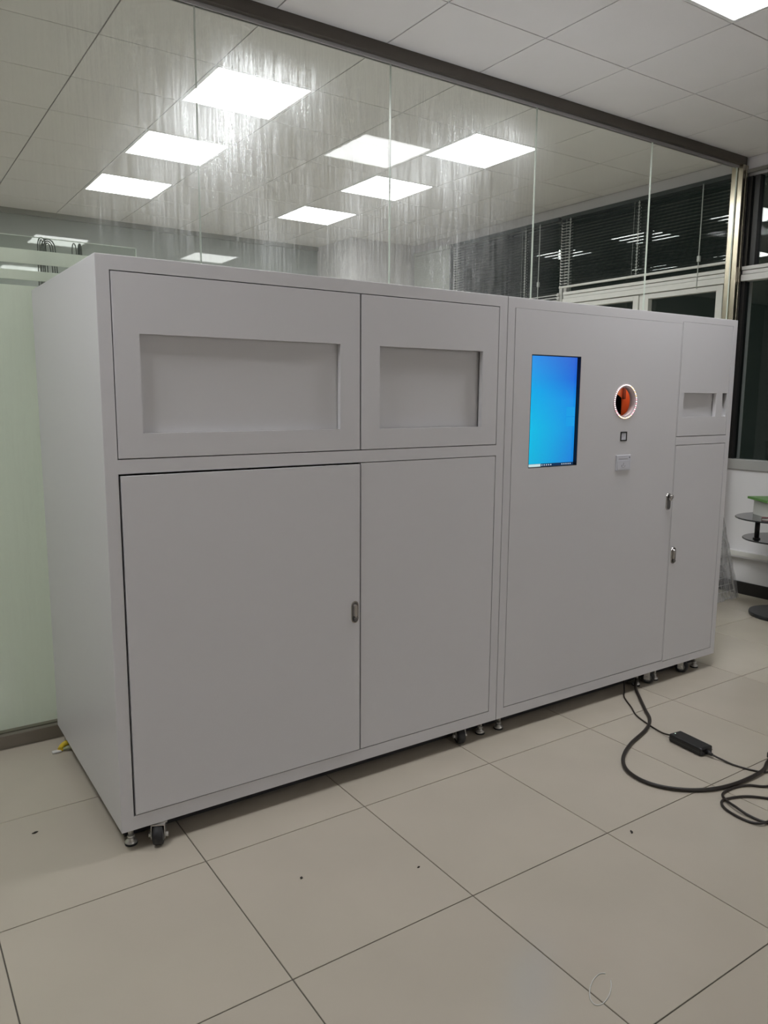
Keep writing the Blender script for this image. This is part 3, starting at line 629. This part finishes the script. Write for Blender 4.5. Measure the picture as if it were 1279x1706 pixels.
for b_ in range(26): wr.bm.faces.new((ga[0][b_], ga[0][b_+1], gb[0][b_+1], gb[0][b_])); wr.bm.faces.new((ga[14][b_], ga[14][b_+1], gb[14][b_+1], gb[14][b_]))
wr.build('plastic_wrap', m, wp)

CT = Vector((4.505, 0.335, 0)); rt = Vector((0.829, -0.56, 0)).normalized(); bk = Vector((0.56, 0.829, 0)).normalized()
st = thing('side_table', (CT.x, CT.y, 0), 'black glass two-tier side table with round base at the right edge', 'table')
def oval(a, b_, z0, z1, off=0.0, n=48):
    mb = MB(); rings = []
    for r_, z in ((0.985, z0), (1, z0+(z1-z0)*0.3), (1, z0+(z1-z0)*0.7), (0.985, z1)):
        rings.append([mb.bm.verts.new(CT+rt*(off+a*r_*math.cos(2*math.pi*i/n))+bk*(b_*r_*math.sin(2*math.pi*i/n))+Vector((0, 0, z))) for i in range(n)])
    for A, Bq in zip(rings, rings[1:]):
        for i in range(n): mb.bm.faces.new((A[i], A[(i+1) % n], Bq[(i+1) % n], Bq[i]))
    mb.bm.faces.new(rings[0][::-1]); mb.bm.faces.new(rings[-1]); return mb
oval(0.335, 0.27, 0.672, 0.682).build('upper_shelf', SMOKE, st)
oval(0.275, 0.25, 0.528, 0.538).build('lower_shelf', SMOKE, st)
oval(0.195, 0.195, 0.0005, 0.026).build('base', pbr('black_base_lacquer', (0.02, 0.022, 0.025), 0.25), st)
q = CT - rt*0.20
MB().cyl((q.x, q.y, 0.538), (q.x, q.y, 0.672), 0.016, n=18).cyl((q.x, q.y, 0.538), (q.x, q.y, 0.546), 0.024, n=18).cyl((q.x, q.y, 0.664), (q.x, q.y, 0.672), 0.024, n=18).build('shelf_post', pbr('ribbed_black_post', (0.03, 0.028, 0.028), 0.3, metal=0.6), st)
MB().cyl((CT.x, CT.y, 0.026), (CT.x, CT.y, 0.528), 0.03, n=22).cyl((CT.x, CT.y, 0.026), (CT.x, CT.y, 0.04), 0.06, n=22).build('column', DARKST, st)
def slab(name, c, l, wd_, z0, z1, rot, mats, lab, cat, group=None):
    """book: pages block between two covers"""
    o = thing(name, (c.x, c.y, z0), lab, cat, group)
    M = Matrix.Translation((c.x, c.y, 0)) @ Matrix.Rotation(rot, 4, 'Z'); th = (z1-z0)*0.14
    def b_(nm, mt, *a):
        mb = MB().box(*a, bev=0.0008, seg=1); bmesh.ops.transform(mb.bm, matrix=M, verts=mb.bm.verts); mb.build(nm, mt, o)
    b_('pages', mats[1], -l/2+0.003, l/2-0.004, -wd_/2+0.004, wd_/2-0.004, z0+th, z1-th)
    b_('cover', mats[0], -l/2, l/2, -wd_/2, wd_/2, z1-th, z1); b_('cover', mats[0], -l/2, l/2, -wd_/2, wd_/2, z0, z0+th)
    b_('spine', mats[0], -l/2, -l/2+0.003, -wd_/2, wd_/2, z0+th, z1-th)
ang = math.atan2(rt.y, rt.x)
c = CT + rt*0.02 + bk*0.06
bx = thing('storage_box', (c.x, c.y, 0.682), 'white open box on the upper shelf of the black side table', 'box')
M = Matrix.Translation((c.x, c.y, 0)) @ Matrix.Rotation(ang, 4, 'Z')
def bb(nm, mt, *a):
    mb = MB().box(*a, bev=0.001, seg=1); bmesh.ops.transform(mb.bm, matrix=M, verts=mb.bm.verts); mb.build(nm, mt, bx)
bb('side', PAPER, -0.175, -0.170, -0.11, 0.11, 0.6822, 0.790); bb('side', PAPER, 0.170, 0.175, -0.11, 0.11, 0.6822, 0.790); bb('back', PAPER, -0.170, 0.170, 0.105, 0.11, 0.6822, 0.790); bb('base', PAPER, -0.170, 0.170, -0.11, 0.105, 0.6822, 0.687)
slab('book', c + rt*0.0 - bk*0.01, 0.43, 0.26, 0.7902, 0.806, ang+0.03, (GREENB, PAPER), 'green covered folder lying on the white box', 'book')
slab('book', CT - rt*0.185 - bk*0.13, 0.10, 0.06, 0.6822, 0.702, ang-0.5, (REDB, PAPER), 'small dark red booklet lying on the upper table shelf', 'book')
slab('book', CT - rt*0.02 - bk*0.15, 0.17, 0.11, 0.6822, 0.694, ang+0.2, (pbr('brown_cover', (0.10, 0.08, 0.06), 0.4), PAPER), 'thin brown booklet in front of the white box', 'book')

# ------------------------------------------------------------------ floor litter
def speck(x, y, l, wd_, a, lab):
    mb = MB(); bmesh.ops.create_icosphere(mb.bm, subdivisions=2, radius=1.0)
    for v in mb.bm.verts:
        k = 1+0.25*math.sin(v.co.x*5+v.co.y*3+x*40); v.co = Vector((v.co.x*l*k, v.co.y*wd_*k, max(v.co.z, -0.75)*0.0022+0.00165))
    bmesh.ops.transform(mb.bm, matrix=Matrix.Translation((x, y, 0)) @ Matrix.Rotation(a, 4, 'Z'), verts=mb.bm.verts)
    mb.build('floor_crumb', SPECK, label=lab, cat='crumb', group='crumbs of dirt on the floor tiles')
speck(-0.212, 0.296, 0.010, 0.005, 0.3, 'dark crumb on the tiles left of the machine')
speck(0.425, -0.419, 0.006, 0.004, 1.0, 'dark crumb on the tile in front of the lower left door')
speck(0.759, -0.574, 0.005, 0.003, 0.2, 'tiny dark crumb on the tile below the left cabinet middle')
speck(1.485, -0.818, 0.010, 0.004, 0.9, 'dark crumb beside the tile joint near the thick cable')
sc_ = MB().tube([(0.841+0.058*math.cos(a)*math.cos(0.5)-0.024*math.sin(a)*math.sin(0.5), -1.230+0.058*math.cos(a)*math.sin(0.5)+0.024*math.sin(a)*math.cos(0.5), 0.0015) for a in [2*math.pi*i/16 for i in range(15)]], 0.0014, 6, 4)
sc_.build('thread_loop', PAPER, label='thin white thread lying in a loop on the front floor tile', cat='thread')
